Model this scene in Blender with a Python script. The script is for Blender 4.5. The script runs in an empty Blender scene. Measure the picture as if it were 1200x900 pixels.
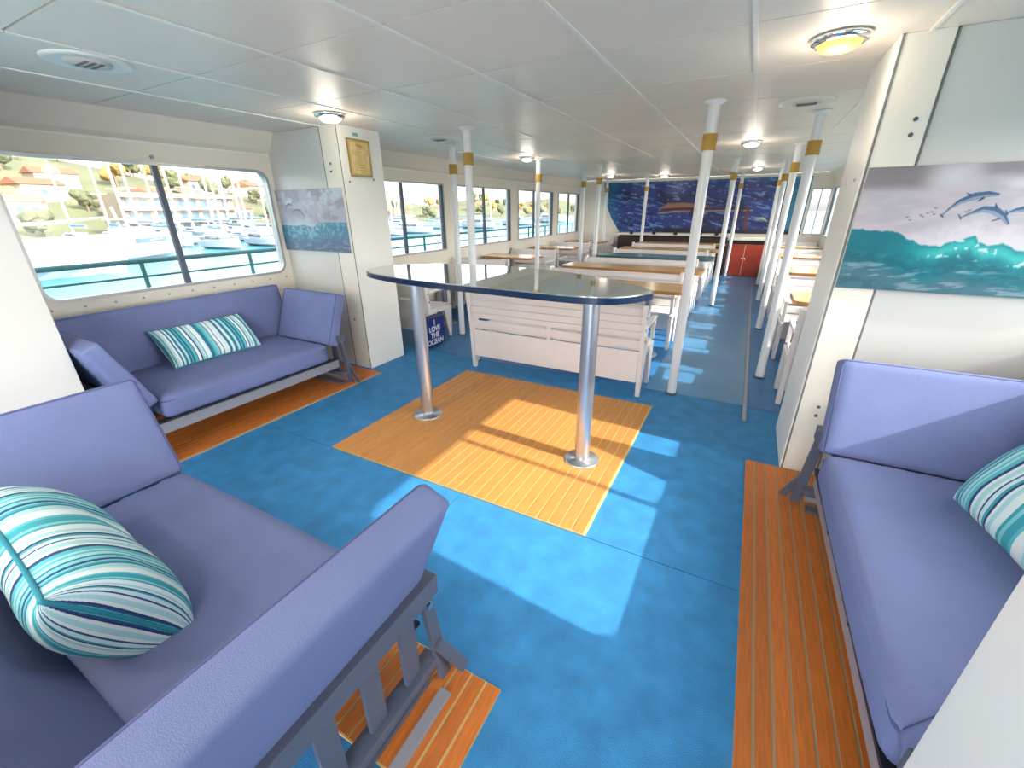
import bpy, bmesh, math, random
import numpy as np
from mathutils import Vector, Matrix
random.seed(7)
C = bpy.context.scene.collection
SC = bpy.context.scene

# ---------------------------------------------------------------- camera
YAW, PITCH, ROLL, FPX, CAMH = 0.498384333, -0.396758209, -0.00918055, 488.5, 1.5
cy, sy, cp, sp = math.cos(YAW), math.sin(YAW), math.cos(PITCH), math.sin(PITCH)
fw = Vector((-sy*cp, cy*cp, sp)); rt = Vector((cy, sy, 0)); up = rt.cross(fw)
cr, sr = math.cos(ROLL), math.sin(ROLL)
rt2 = cr*rt + sr*up; up2 = -sr*rt + cr*up
cd = bpy.data.cameras.new('camera'); cam = bpy.data.objects.new('camera', cd); C.objects.link(cam)
M = Matrix((rt2, up2, -fw)).transposed().to_4x4(); M.translation = Vector((0, 0, CAMH)); cam.matrix_world = M
cd.sensor_width = 36; cd.lens = FPX/1200*36; cd.clip_start = .02; cd.clip_end = 2000
SC.camera = cam

# ---------------------------------------------------------------- sky, sun, exposure
SC.view_settings.view_transform = 'Standard'; SC.view_settings.look = 'None'
SC.view_settings.gamma = 1; SC.view_settings.use_curve_mapping = False
SC.view_settings.exposure = 1.52
SUN_DIR = Vector((-1, .065, -.62)).normalized()          # the way the light travels
w = bpy.data.worlds.new('sky'); SC.world = w; w.use_nodes = True
nt = w.node_tree; bg = nt.nodes['Background']
st = nt.nodes.new('ShaderNodeTexSky'); st.sky_type = 'NISHITA'; st.sun_disc = False
st.sun_elevation = math.asin(-SUN_DIR.z); st.sun_rotation = math.radians(90); st.air_density = 1.0; st.dust_density = 2.5; st.ozone_density = 1.0
hs_ = nt.nodes.new('ShaderNodeHueSaturation'); hs_.inputs['Saturation'].default_value = .15; nt.links.new(st.outputs[0], hs_.inputs['Color']); nt.links.new(hs_.outputs[0], bg.inputs[0]); bg.inputs[1].default_value = 0.75
sd = bpy.data.lights.new('sun', 'SUN'); sd.energy = 7.0; sd.angle = math.radians(.6); sd.color = (1, .95, .86)
so = bpy.data.objects.new('sun', sd); C.objects.link(so); so.rotation_euler = SUN_DIR.to_track_quat('-Z', 'Y').to_euler(); so.location = (30, 0, 20)
LAMP_W = 1.5                                             # watts of each visible dome lamp; the added stern pair get more

# ---------------------------------------------------------------- materials
def lin(c):
    return tuple(((x/255)/12.92 if x/255 <= .04045 else ((x/255+.055)/1.055)**2.4) for x in c)
MATS = {}
def mat(name, rgb, rough=.5, metal=0, spec=.5, var=0, scale=8, bump=0, bscale=60, stretch=None, coat=0, rvar=0):
    if name in MATS: return MATS[name]
    m = bpy.data.materials.new(name); m.use_nodes = True; t = m.node_tree; b = t.nodes['Principled BSDF']
    c = lin(rgb)
    b.inputs['Base Color'].default_value = (*c, 1); b.inputs['Roughness'].default_value = rough
    b.inputs['Metallic'].default_value = metal; b.inputs['Specular IOR Level'].default_value = spec
    b.inputs['Coat Weight'].default_value = coat
    tc = t.nodes.new('ShaderNodeTexCoord'); src = tc.outputs['Object']
    if stretch:
        mp = t.nodes.new('ShaderNodeMapping'); mp.inputs['Scale'].default_value = stretch; t.links.new(src, mp.inputs[0]); src = mp.outputs[0]
    if var:
        n = t.nodes.new('ShaderNodeTexNoise'); n.inputs['Scale'].default_value = scale; n.inputs['Detail'].default_value = 4
        t.links.new(src, n.inputs['Vector'])
        r = t.nodes.new('ShaderNodeMapRange'); r.inputs['From Min'].default_value = .3; r.inputs['From Max'].default_value = .7
        r.inputs['To Min'].default_value = 1-var; r.inputs['To Max'].default_value = 1+var
        t.links.new(n.outputs[0], r.inputs[0])
        oi = t.nodes.new('ShaderNodeObjectInfo')
        v = t.nodes.new('ShaderNodeHueSaturation'); v.inputs['Color'].default_value = (*c, 1); t.links.new(r.outputs[0], v.inputs['Value'])
        if rvar:
            r2 = t.nodes.new('ShaderNodeMapRange'); r2.inputs['To Min'].default_value = 1-rvar; r2.inputs['To Max'].default_value = 1+rvar
            t.links.new(oi.outputs['Random'], r2.inputs[0])
            mu = t.nodes.new('ShaderNodeMath'); mu.operation = 'MULTIPLY'; t.links.new(r.outputs[0], mu.inputs[0]); t.links.new(r2.outputs[0], mu.inputs[1])
            t.links.new(mu.outputs[0], v.inputs['Value'])
        t.links.new(v.outputs[0], b.inputs['Base Color'])
    if bump:
        n = t.nodes.new('ShaderNodeTexNoise'); n.inputs['Scale'].default_value = bscale; n.inputs['Detail'].default_value = 3
        t.links.new(src, n.inputs['Vector'])
        bp = t.nodes.new('ShaderNodeBump'); bp.inputs['Strength'].default_value = bump; bp.inputs['Distance'].default_value = .01
        t.links.new(n.outputs[0], bp.inputs['Height']); t.links.new(bp.outputs[0], b.inputs['Normal'])
    MATS[name] = m; return m
def attr_mat(name, rough=.35):
    m = bpy.data.materials.new(name); m.use_nodes = True; t = m.node_tree; b = t.nodes['Principled BSDF']
    a = t.nodes.new('ShaderNodeAttribute'); a.attribute_name = 'print'; t.links.new(a.outputs['Color'], b.inputs['Base Color'])
    b.inputs['Roughness'].default_value = rough; return m
def glass_mat(name, tint, gloss=.06, rough=0.0):
    m = bpy.data.materials.new(name); m.use_nodes = True; t = m.node_tree
    for n in list(t.nodes):
        if n.type != 'OUTPUT_MATERIAL': t.nodes.remove(n)
    o = [n for n in t.nodes][0]
    tr = t.nodes.new('ShaderNodeBsdfTransparent'); tr.inputs[0].default_value = (*tint, 1)
    gl = t.nodes.new('ShaderNodeBsdfGlossy'); gl.inputs['Roughness'].default_value = rough
    lw = t.nodes.new('ShaderNodeLayerWeight'); lw.inputs[0].default_value = .5
    pw = t.nodes.new('ShaderNodeMath'); pw.operation = 'POWER'; t.links.new(lw.outputs['Facing'], pw.inputs[0]); pw.inputs[1].default_value = 5
    fr = t.nodes.new('ShaderNodeMath'); fr.operation = 'MULTIPLY_ADD'; t.links.new(pw.outputs[0], fr.inputs[0]); fr.inputs[1].default_value = .5; fr.inputs[2].default_value = .03
    mx = t.nodes.new('ShaderNodeMixShader'); t.links.new(fr.outputs[0], mx.inputs[0]); t.links.new(tr.outputs[0], mx.inputs[1]); t.links.new(gl.outputs[0], mx.inputs[2])
    t.links.new(mx.outputs[0], o.inputs[0]); return m
def stripe_mat(name, seed=3, freq=1.9):
    m = bpy.data.materials.new(name); m.use_nodes = True; t = m.node_tree; b = t.nodes['Principled BSDF']
    tc = t.nodes.new('ShaderNodeTexCoord'); sx = t.nodes.new('ShaderNodeAttribute'); sx.attribute_name = 'fabric'
    n = t.nodes.new('ShaderNodeTexNoise'); n.inputs['Scale'].default_value = 3.0; t.links.new(tc.outputs['Object'], n.inputs['Vector'])
    ma = t.nodes.new('ShaderNodeMath'); ma.operation = 'MULTIPLY_ADD'; t.links.new(n.outputs[0], ma.inputs[0]); ma.inputs[1].default_value = .02; t.links.new(sx.outputs['Fac'], ma.inputs[2])
    mu = t.nodes.new('ShaderNodeMath'); mu.operation = 'MULTIPLY'; t.links.new(ma.outputs[0], mu.inputs[0]); mu.inputs[1].default_value = freq*2
    fr = t.nodes.new('ShaderNodeMath'); fr.operation = 'FRACT'; t.links.new(mu.outputs[0], fr.inputs[0])
    cr_ = t.nodes.new('ShaderNodeValToRGB'); cr_.color_ramp.interpolation = 'CONSTANT'
    cols = [(205, 232, 235), (60, 165, 178), (232, 240, 240), (35, 85, 135), (130, 205, 210), (240, 245, 245), (25, 125, 155), (170, 218, 222), (40, 60, 110), (222, 236, 236), (90, 190, 198)]
    rnd = random.Random(seed); el = cr_.color_ramp.elements; last = -1; seq = []
    for k in range(30):
        i = rnd.randrange(len(cols))
        if i == last: i = (i+2) % len(cols)
        last = i; seq.append((i, rnd.choice((1.2, 1.6, 2.2, 3)) if i not in (3, 8) else .8))
    tot = sum(q[1] for q in seq); p = 0
    for k, (i, wd) in enumerate(seq):
        if k < 2: e = el[k]; e.position = p
        else: e = el.new(p)
        e.color = (*lin(cols[i]), 1); p += wd/tot
    t.links.new(fr.outputs[0], cr_.inputs[0]); t.links.new(cr_.outputs[0], b.inputs['Base Color']); b.inputs['Roughness'].default_value = .8
    return m
def emit_mat(name, rgb, s):
    m = bpy.data.materials.new(name); m.use_nodes = True; b = m.node_tree.nodes['Principled BSDF']
    b.inputs['Base Color'].default_value = (*lin(rgb), 1); b.inputs['Emission Color'].default_value = (*lin(rgb), 1); b.inputs['Emission Strength'].default_value = s; return m

WHITE = mat('white_panel', (208, 205, 199), .28, var=.025, scale=1.5, bump=.02, bscale=6)
WHITE2 = mat('white_wall', (232, 225, 211), .4, var=.02, scale=2)
CEIL = mat('ceiling_panel_white', (240, 230, 214), .42, spec=.35, var=.03, scale=1.1, bump=.05, bscale=2.2)
TRIM = mat('ceiling_trim_white', (240, 238, 230), .4)
SEAM = mat('seam_grey', (120, 118, 112), .6)
BENCH = mat('bench_white_paint', (228, 220, 216), .38, var=.04, scale=3, bump=.03, bscale=30)
POLE = mat('pole_white_paint', (228, 228, 228), .3)
CARPET = mat('blue_deck_carpet', (54, 134, 190), .62, spec=.35, var=.16, scale=9, bump=.55, bscale=260)
CARPET2 = mat('blue_deck_paint', (48, 118, 176), .4, spec=.5, var=.12, scale=5, bump=.3, bscale=180)
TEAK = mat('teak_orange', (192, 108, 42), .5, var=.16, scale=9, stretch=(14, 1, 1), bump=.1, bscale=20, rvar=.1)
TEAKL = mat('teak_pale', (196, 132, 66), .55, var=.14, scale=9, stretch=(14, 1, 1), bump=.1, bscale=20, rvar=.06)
CAULK = mat('caulk_pale', (196, 172, 116), .7)
CAULK2 = mat('caulk_grey', (160, 148, 120), .7)
FABRIC = mat('periwinkle_fabric', (112, 122, 164), .85, spec=.2, var=.05, scale=5, bump=.25, bscale=420)
PIPING = mat('piping_fabric', (78, 84, 126), .85)
FRAME = mat('grey_frame_paint', (84, 90, 106), .45, var=.05, scale=6)
FRAMEL = mat('pale_aluminium', (150, 150, 158), .4, metal=.3)
DARK = mat('dark_bracket_and_shade', (30, 30, 42), .5)
STEEL = mat('brushed_steel', (205, 208, 214), .28, metal=.9, var=.04, scale=30, stretch=(1, 1, .05))
CHROME = mat('chrome', (235, 235, 235), .08, metal=1)
BLACK = mat('black_rubber', (22, 22, 26), .6)
ALU = mat('window_aluminium', (176, 178, 178), .35, metal=.5)
DKFRAME = mat('dark_window_frame', (74, 84, 96), .4)
TAN = mat('tan_table_laminate', (196, 158, 104), .22, var=.08, scale=6, stretch=(1, 8, 1))
TEALT = mat('teal_table_laminate', (86, 128, 132), .2)
EDGE = mat('wood_table_edge', (168, 118, 62), .45, var=.1)
MAHOG = mat('mahogany', (168, 50, 18), .35, var=.15, scale=8, stretch=(8, 8, 1))
FOAM = mat('yellow_foam_sleeve', (186, 146, 70), .8, var=.1, scale=12)
RAILT = mat('teal_rail_paint', (58, 112, 116), .4)
GLASS = glass_mat('window_glass', (.655, .665, .665))
TOPG = mat('smoked_table_glass', (150, 158, 156), .03, spec=1.0, coat=1.0)
TOPG.node_tree.nodes['Principled BSDF'].inputs['IOR'].default_value = 2.2
TOPE = mat('blue_glass_edge', (8, 36, 70), .22, spec=.6)
STR1 = stripe_mat('teal_stripe_fabric', 3); STR2 = stripe_mat('navy_teal_stripe_fabric', 11, 1.6)

# ---------------------------------------------------------------- mesh helpers
class MB:
    def __init__(s): s.v = []; s.f = []; s.sm = []
    def add(s, vs, fs, M=None, smooth=False):
        o = len(s.v)
        for p in vs: s.v.append(tuple(M @ Vector(p)) if M is not None else tuple(p))
        for f in fs: s.f.append([o+i for i in f]); s.sm.append(smooth)
        return s
    def box(s, x0, x1, y0, y1, z0, z1, M=None):
        vs = [(x, y, z) for z in (z0, z1) for y in (y0, y1) for x in (x0, x1)]
        return s.add(vs, [(0, 2, 3, 1), (4, 5, 7, 6), (0, 1, 5, 4), (2, 6, 7, 3), (0, 4, 6, 2), (1, 3, 7, 5)], M)
    def bar(s, a, b, wx, wy, up=(0, 0, 1)):
        a = Vector(a); b = Vector(b); d = (b-a); L = d.length; d.normalize(); u = Vector(up)
        if abs(d.dot(u)) > .98: u = Vector((1, 0, 0))
        x = u.cross(d).normalized(); y = d.cross(x)
        M = Matrix((x, y, d)).transposed().to_4x4(); M.translation = a
        return s.box(-wx/2, wx/2, -wy/2, wy/2, 0, L, M)
    def cyl(s, a, b, r0, r1=None, n=16, cap=True):
        r1 = r0 if r1 is None else r1; a = Vector(a); b = Vector(b); d = (b-a).normalized()
        u = Vector((0, 0, 1)) if abs(d.z) < .9 else Vector((1, 0, 0)); x = u.cross(d).normalized(); y = d.cross(x)
        vs = []
        for c, r in ((a, r0), (b, r1)):
            for i in range(n):
                t = 2*math.pi*i/n; vs.append(c + x*math.cos(t)*r + y*math.sin(t)*r)
        s.add(vs, [(i, (i+1) % n, n+(i+1) % n, n+i) for i in range(n)], smooth=True)
        if cap: s.add(vs, [tuple(range(n))[::-1], tuple(range(n, 2*n))])
        return s
    def lathe(s, prof, n=28, M=None):
        vs = []; fs = []
        for r, z in prof:
            for i in range(n): t = 2*math.pi*i/n; vs.append((r*math.cos(t), r*math.sin(t), z))
        for k in range(len(prof)-1):
            for i in range(n): j = (i+1) % n; fs.append((k*n+i, k*n+j, (k+1)*n+j, (k+1)*n+i))
        s.add(vs, fs, M, True); return s
    def tube(s, pts, r, n=6, closed=False):
        P = [Vector(p) for p in pts]; N = len(P); vs = []; fs = []
        for i, p in enumerate(P):
            a = P[(i-1) % N] if (closed or i > 0) else P[i]; b = P[(i+1) % N] if (closed or i < N-1) else P[i]
            d = (b-a).normalized(); u = Vector((0, 0, 1)) if abs(d.z) < .9 else Vector((1, 0, 0)); x = u.cross(d).normalized(); y = d.cross(x)
            for k in range(n): t = 2*math.pi*k/n; vs.append(p+x*math.cos(t)*r+y*math.sin(t)*r)
        for i in range(N if closed else N-1):
            j = (i+1) % N
            for k in range(n): l = (k+1) % n; fs.append((i*n+k, i*n+l, j*n+l, j*n+k))
        s.add(vs, fs, None, True); return s
    def prism(s, poly, z0, z1, M=None, smooth=False):
        n = len(poly); vs = [(x, y, z0) for x, y in poly]+[(x, y, z1) for x, y in poly]
        s.add(vs, [tuple(range(n))[::-1], tuple(range(n, 2*n))], M)
        s.add(vs, [(i, (i+1) % n, n+(i+1) % n, n+i) for i in range(n)], M, smooth); return s
    def rbox(s, sx, sy, sz, r, bulge=(0, 0, 0), n=10, M=None):
        """a cushion: rounded box centred on the origin, its faces swelling by bulge"""
        idx = {}; vs = []; fs = []
        hx, hy, hz = sx/2, sy/2, sz/2
        def vert(a, b, c):
            k = (round(a, 4), round(b, 4), round(c, 4))
            if k in idx: return idx[k]
            f = lambda t: math.copysign(1-(1-abs(t))**1.6, t)
            p = Vector((f(a)*hx, f(b)*hy, f(c)*hz))
            q = Vector((max(-hx+r, min(hx-r, p.x)), max(-hy+r, min(hy-r, p.y)), max(-hz+r, min(hz-r, p.z))))
            d = p-q
            if d.length > 1e-6: p = q + d.normalized()*min(d.length, r)
            A, B, D = 1-a*a, 1-b*b, 1-c*c
            p.x += bulge[0]*a*B*D if abs(a) > .99 else 0
            p.y += bulge[1]*b*A*D if abs(b) > .99 else 0
            p.z += bulge[2]*c*A*B if abs(c) > .99 else 0
            idx[k] = len(vs); vs.append(tuple(p)); return idx[k]
        g = [-1+2*i/n for i in range(n+1)]
        for ax in range(3):
            for sg in (-1, 1):
                for i in range(n):
                    for j in range(n):
                        q = []
                        for (u, v) in ((g[i], g[j]), (g[i+1], g[j]), (g[i+1], g[j+1]), (g[i], g[j+1])):
                            c = [0, 0, 0]; c[ax] = sg; c[(ax+1) % 3] = u; c[(ax+2) % 3] = v; q.append(vert(*c))
                        fs.append(q if sg > 0 else q[::-1])
        s.add(vs, fs, M, True); return s
    def build(s, name, m, parent=None, bevel=0, seg=2):
        me = bpy.data.meshes.new(name); me.from_pydata(s.v, [], s.f); me.materials.append(m)
        me.polygons.foreach_set('use_smooth', s.sm); me.update()
        o = bpy.data.objects.new(name, me); C.objects.link(o); o.parent = parent
        if bevel:
            b = o.modifiers.new('bevel', 'BEVEL'); b.width = bevel; b.segments = seg; b.limit_method = 'ANGLE'
        return o
def box(name, m, x0, x1, y0, y1, z0, z1, parent=None, bevel=0): return MB().box(x0, x1, y0, y1, z0, z1).build(name, m, parent, bevel)
def empty(name, loc=(0, 0, 0), rz=0, rot=None):
    o = bpy.data.objects.new(name, None); C.objects.link(o); o.location = loc; o.rotation_euler = rot or (0, 0, rz); o.empty_display_size = .1; return o
def tag(o, label=None, cat=None, group=None, kind=None):
    if label: o['label'] = label
    if cat: o['category'] = cat
    if group: o['group'] = group
    if kind: o['kind'] = kind
    return o
def st_(o): o['kind'] = 'structure'; return o
KIDS = {}
def copy_tree(o, parent=None):
    c = o.copy(); C.objects.link(c); c.parent = parent
    for ch in o.children: copy_tree(ch, c)
    return c
def dup(o, loc, rz=0, label=None, group=None):
    c = copy_tree(o); c.location = loc; c.rotation_euler = (0, 0, rz)
    if label: c['label'] = label
    if group: c['group'] = group
    return c
def rrect(x0, x1, y0, y1, r, n=6):
    P = []
    for cx, cy_, a0 in ((x1-r, y1-r, 0), (x0+r, y1-r, 90), (x0+r, y0+r, 180), (x1-r, y0+r, 270)):
        for i in range(n+1):
            a = math.radians(a0+90*i/n); P.append((cx+r*math.cos(a), cy_+r*math.sin(a)))
    return P
def ring_x(mb, outer, inner, x0, x1):
    """plate in the YZ plane with a hole, between x0 and x1; outer and inner have equal counts"""
    n = len(outer); vs = []
    for x in (x0, x1):
        for ring in (outer, inner):
            for (y, z) in ring: vs.append((x, y, z))
    fs = []
    for i in range(n):
        j = (i+1) % n
        fs.append((i, j, n+j, n+i)); fs.append((2*n+i, 3*n+i, 3*n+j, 2*n+j))
        fs.append((i, 2*n+i, 2*n+j, j)); fs.append((n+i, n+j, 3*n+j, 3*n+i))
    mb.add(vs, fs); return mb

# ---------------------------------------------------------------- the deck: floor
XL, XR, YB, YE, HC = -4.17, 1.35, -1.3, 11.7, 2.17
floor = st_(box('floor', CARPET2, XL-.1, XR+.1, YB, YE+.1, -.12, -.006))
def carpet(x0, x1, y0, y1, m=CARPET): 
    return box('carpet_sheet', m, x0, x1, y0, y1, -.006, 0, floor)
carpet(XL, -1.2, YB, 1.583); carpet(-1.194, XR, YB, 1.583)
carpet(XL, -2.2, 1.588, 3.6); carpet(-2.194, -.6, 1.588, 3.6); carpet(-.594, XR, 1.588, 3.6)
carpet(-.594, .19, 3.606, YE, mat('aisle_deck_paint', (66, 128, 172), .28, var=.1, scale=5, bump=.2, bscale=120)); carpet(XL, -.6, 3.606, 7.4, CARPET2); carpet(XL, -.6, 7.406, YE, CARPET2)
carpet(.215, XR, 3.606, 7.4, CARPET2); carpet(.215, XR, 7.406, YE, CARPET2)
tr = MB().box(.19, .215, 3.3, 11.2, -.004, .012).build('trim_1', FRAMEL); st_(tr)

def teak(x0, x1, y0, y1, pitch, m, cm, label, hole=None):
    base = box('teak_floor_mat', cm, x0, x1, y0, y1, .0005, .009)
    tag(base, label, 'floor mat')
    x = x0; gap = .009; k = 0
    while x < x1-.02:
        xe = min(x+pitch-gap, x1)
        p = MB().box(x, xe, y0+.004, y1-.004, .009, .0125).build('plank', m, base)
        x += pitch; k += 1
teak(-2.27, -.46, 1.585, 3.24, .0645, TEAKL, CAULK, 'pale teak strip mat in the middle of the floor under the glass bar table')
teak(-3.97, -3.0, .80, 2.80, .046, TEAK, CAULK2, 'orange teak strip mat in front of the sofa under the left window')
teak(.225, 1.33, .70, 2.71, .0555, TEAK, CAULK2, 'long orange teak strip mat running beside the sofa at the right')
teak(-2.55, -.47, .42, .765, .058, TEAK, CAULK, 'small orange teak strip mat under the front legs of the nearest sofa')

# ---------------------------------------------------------------- ceiling
ceil = st_(box('ceiling', SEAM, XL+.1, XR-.08, YB, YE, HC+.012, HC+.09))
xs = [-4.04, -3.4, -2.75, -2.1, -1.42, -.78, -.13, .51, 1.24]; ys = [YB, -.57, .14, .86, 1.56, 2.28, 3.0, 3.72, 4.44, 5.16, 5.88, 6.6, 7.32, 8.04, 8.76, 9.48, 10.2, 10.92, YE]
for i in range(len(xs)-1):
    for j in range(len(ys)-1):
        dz = random.uniform(0, .0015)
        box('ceiling_panel', CEIL, xs[i]+.004, xs[i+1]-.004, ys[j]+.005, ys[j+1]-.005, HC+dz, HC+.014, ceil)
for x in xs[1:-1]:
    for j in range(0, len(ys)-1, 3):
        y1 = ys[min(j+3, len(ys)-1)]
        box('trim_strip', TRIM, x-.009, x+.009, ys[j]+.002, y1-.002, HC-.006, HC, ceil)

# ---------------------------------------------------------------- side walls with windows
ZS, ZT = .92, 1.86
# y0,y1 of the wall module, y0,y1 of its opening, y of the mullion
MODS = [(.40, 2.95, .98, 2.80, 1.885), (3.65, 5.70, 3.78, 5.56, 4.66), (5.70, 7.80, 5.86, 7.66, 6.72), (7.80, 9.87, 7.97, 9.72, 8.73), (9.87, YE+.1, 10.03, 11.45, 10.75)]
SOL = [(YB, .40), (2.95, 3.65)]
def side(sgn, X, wname, wn0):
    S = lambda a: X + sgn*a        # a > 0 goes outwards
    wall = st_(MB().box(min(S(.005), S(.10)), max(S(.005), S(.10)), YB, YE+.1, -.12, 0).build('wall_'+wname, WHITE2))
    a, b = sorted((S(0), S(.10)))
    for (y0, y1) in SOL: MB().box(a, b, y0+.001, y1-.001, 0, 2.0).build('wall_panel', WHITE2, wall)
    wn = wn0
    for (y0, y1, o0, o1, mu) in MODS:
        nook = o0 < 2
        outer = []
        r = .10 if nook else .03
        inner = rrect(o0, o1, ZS, ZT, r)
        # outer rectangle sampled so that it pairs with the rounded hole
        n = 7
        for c, (cx, cz) in enumerate(((y1, 2.0), (y0, 2.0), (y0, 0), (y1, 0))):
            for i in range(n): outer.append((cx, cz))
        mb = MB(); nn = len(inner)
        vs = [(x, y, z) for x in (a, b) for ring in (outer, inner) for (y, z) in ring]
        fs = []
        for i in range(nn):
            j = (i+1) % nn
            for off, fl in ((0, 0), (2*nn, 1)):
                q = [off+i, off+j, off+nn+j, off+nn+i]
                if outer[i] == outer[j]: q = [off+i, off+nn+j, off+nn+i]
                fs.append(q[::-1] if fl else q)
            fs.append((nn+i, nn+j, 3*nn+j, 3*nn+i))
        mb.add(vs, fs)
        mb.build('wall_panel', WHITE2, wall)
        # the window itself
        fr = MB(); x0, x1 = sorted((S(-.012), S(.03)))
        ring_x(fr, inner, rrect(o0+.022, o1-.022, ZS+.022, ZT-.022, max(r-.02, .01)), x0, x1)
        win = st_(fr.build('window_%d' % wn, ALU if nook else ALU)); wn += 1
        x0, x1 = sorted((S(.0), S(.035)))
        MB().box(x0, x1, mu-.02, mu+.02, ZS+.022, ZT-.022).build('mullion', DKFRAME if not nook else FRAME, win)
        if not nook: MB().box(x0, x1, o1-.06, o1-.022, ZS+.022, ZT-.022).build('sash', DKFRAME, win)
        gx0, gx1 = sorted((S(.018), S(.022)))
        for (p0, p1) in ((o0+.02, mu-.014), (mu+.014, o1-.02)):
            MB().box(gx0, gx1, p0, p1, ZS+.02, ZT-.02).build('pane', GLASS, win)
        if nook:
            for k in range(11):
                yy = o0+.02+k*(o1-o0-.04)/10
                sx = S(-.004)
                MB().cyl((sx, yy, ZS-.045), (S(.002), yy, ZS-.045), .008, n=8).build('screw', FRAMEL, win)
            c = S(-.012); MB().cyl((c, mu, ZT+.035), (S(0), mu, ZT+.035), .014, n=10).build('stud', FRAMEL, win)
    # soffit: two bands between the wall and the ceiling
    q = MB(); xi = S(-.13)
    prof = [(S(0), 2.0), (S(-.035), 2.03), (xi, HC), (xi, HC+.08), (S(.10), HC+.08), (S(.10), 2.0)]
    vs = [(x, y, z) for y in (YB, YE) for x, z in prof]; n = len(prof)
    q.add(vs, [tuple(range(n)), tuple(range(n, 2*n))[::-1]]+[(i, n+i, n+(i+1) % n, (i+1) % n) for i in range(n)])
    q.build('soffit', WHITE2, wall)
    MB().box(*sorted((S(-.006), S(0.0))), YB, YE, 1.985, 2.0).build('trim_strip', TRIM, wall)
    # flat band above the windows inside
    return wall
wl = side(-1, XL, 'left', 1)
wr = side(1, XR, 'right', 6)

# partitions standing out from the side walls
def partition(name, x0, x1, y0, y1, face, end):
    p = st_(box(name, WHITE, x0, x1, y0, y1, 0, HC, bevel=.004))
    return p
PL = partition('wall_left_far_partition', XL, -3.2, 2.86, 3.33, 1, 1)
PLn = partition('wall_left_near_partition', XL, -3.2, .12, .76, 1, 1)
PR = partition('wall_right_far_partition', .42, XR, 2.73, 3.30, 1, 1)
PRn = partition('wall_right_near_partition', .40, XR, -.05, .69, 1, 1)
# trim boards and seams on the partitions
box('trim_board', WHITE2, -3.41, -3.205, 2.85, 2.86, .0, HC, PL, .002); box('seam', SEAM, -3.422, -3.412, 2.853, 2.86, 0, HC, PL)
box('corner_trim', TRIM, -3.2, -3.192, 2.852, 3.335, 0, HC, PL, .002); box('seam', SEAM, -3.207, -3.199, 2.849, 2.856, 0, HC, PL)
box('trim_board', WHITE2, .425, .592, 2.72, 2.73, 0, HC, PR, .002); box('seam', SEAM, .596, .604, 2.724, 2.73, 0, HC, PR)
box('corner_trim', TRIM, .412, .42, 2.722, 3.305, 0, HC, PR, .002); box('seam', SEAM, .418, .427, 2.717, 2.724, 0, HC, PR)
def bolt(x, y0, z, p, dy=-.006): MB().cyl((x, y0, z), (x, y0+dy, z), .009, n=10).build('bolt', FRAME, p)
for (x, z) in ((.546, 1.85), (.545, 1.79), (.515, .443), (.515, .388)): bolt(x, 2.72, z, PR)
for (x, z) in ((-3.33, 1.88), (-3.335, 1.82), (-3.33, .5)): bolt(x, 2.85, z, PL)
for (y, z) in ((2.908, 1.736), (3.197, 1.765)): MB().cyl((-3.192, y, z), (-3.187, y, z), .008, n=8).build('bolt', FRAME, PL)
for (y, z) in ((2.86, 1.62), (3.1, 1.62)): MB().cyl((.412, y, z), (.407, y, z), .007, n=8).build('bolt', FRAMEL, PR)
# end wall and stern wall
we = st_(box('wall_end', WHITE2, XL, .99, YE, YE+.1, 0, HC))
box('wall_panel', WHITE2, .99, XR, YE, YE+.1, 0, .93, we); box('wall_panel', WHITE2, .99, XR, YE, YE+.1, 1.86, HC, we); box('wall_panel', WHITE2, 1.33, XR, YE, YE+.1, .93, 1.86, we)
w11 = st_(box('window_11', ALU, .99, 1.01, YE-.01, YE+.04, .93, 1.86)); box('frame_bar', ALU, 1.01, 1.33, YE-.01, YE+.04, .93, .95, w11); box('frame_bar', ALU, 1.01, 1.33, YE-.01, YE+.04, 1.84, 1.86, w11); box('mullion', DKFRAME, 1.16, 1.175, YE, YE+.03, .95, 1.84, w11); box('pane', GLASS, 1.01, 1.33, YE+.018, YE+.022, .95, 1.84, w11)
wb = st_(box('wall_back', WHITE2, XL, -2.5, YB-.1, YB, 0, HC))
box('wall_panel', WHITE2, .45, XR, YB-.1, YB, 0, HC, wb); box('wall_panel', WHITE2, -2.5, .45, YB-.1, YB, 2.05, HC, wb)  # unseen stern opening, its width set for fill light from behind

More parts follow.
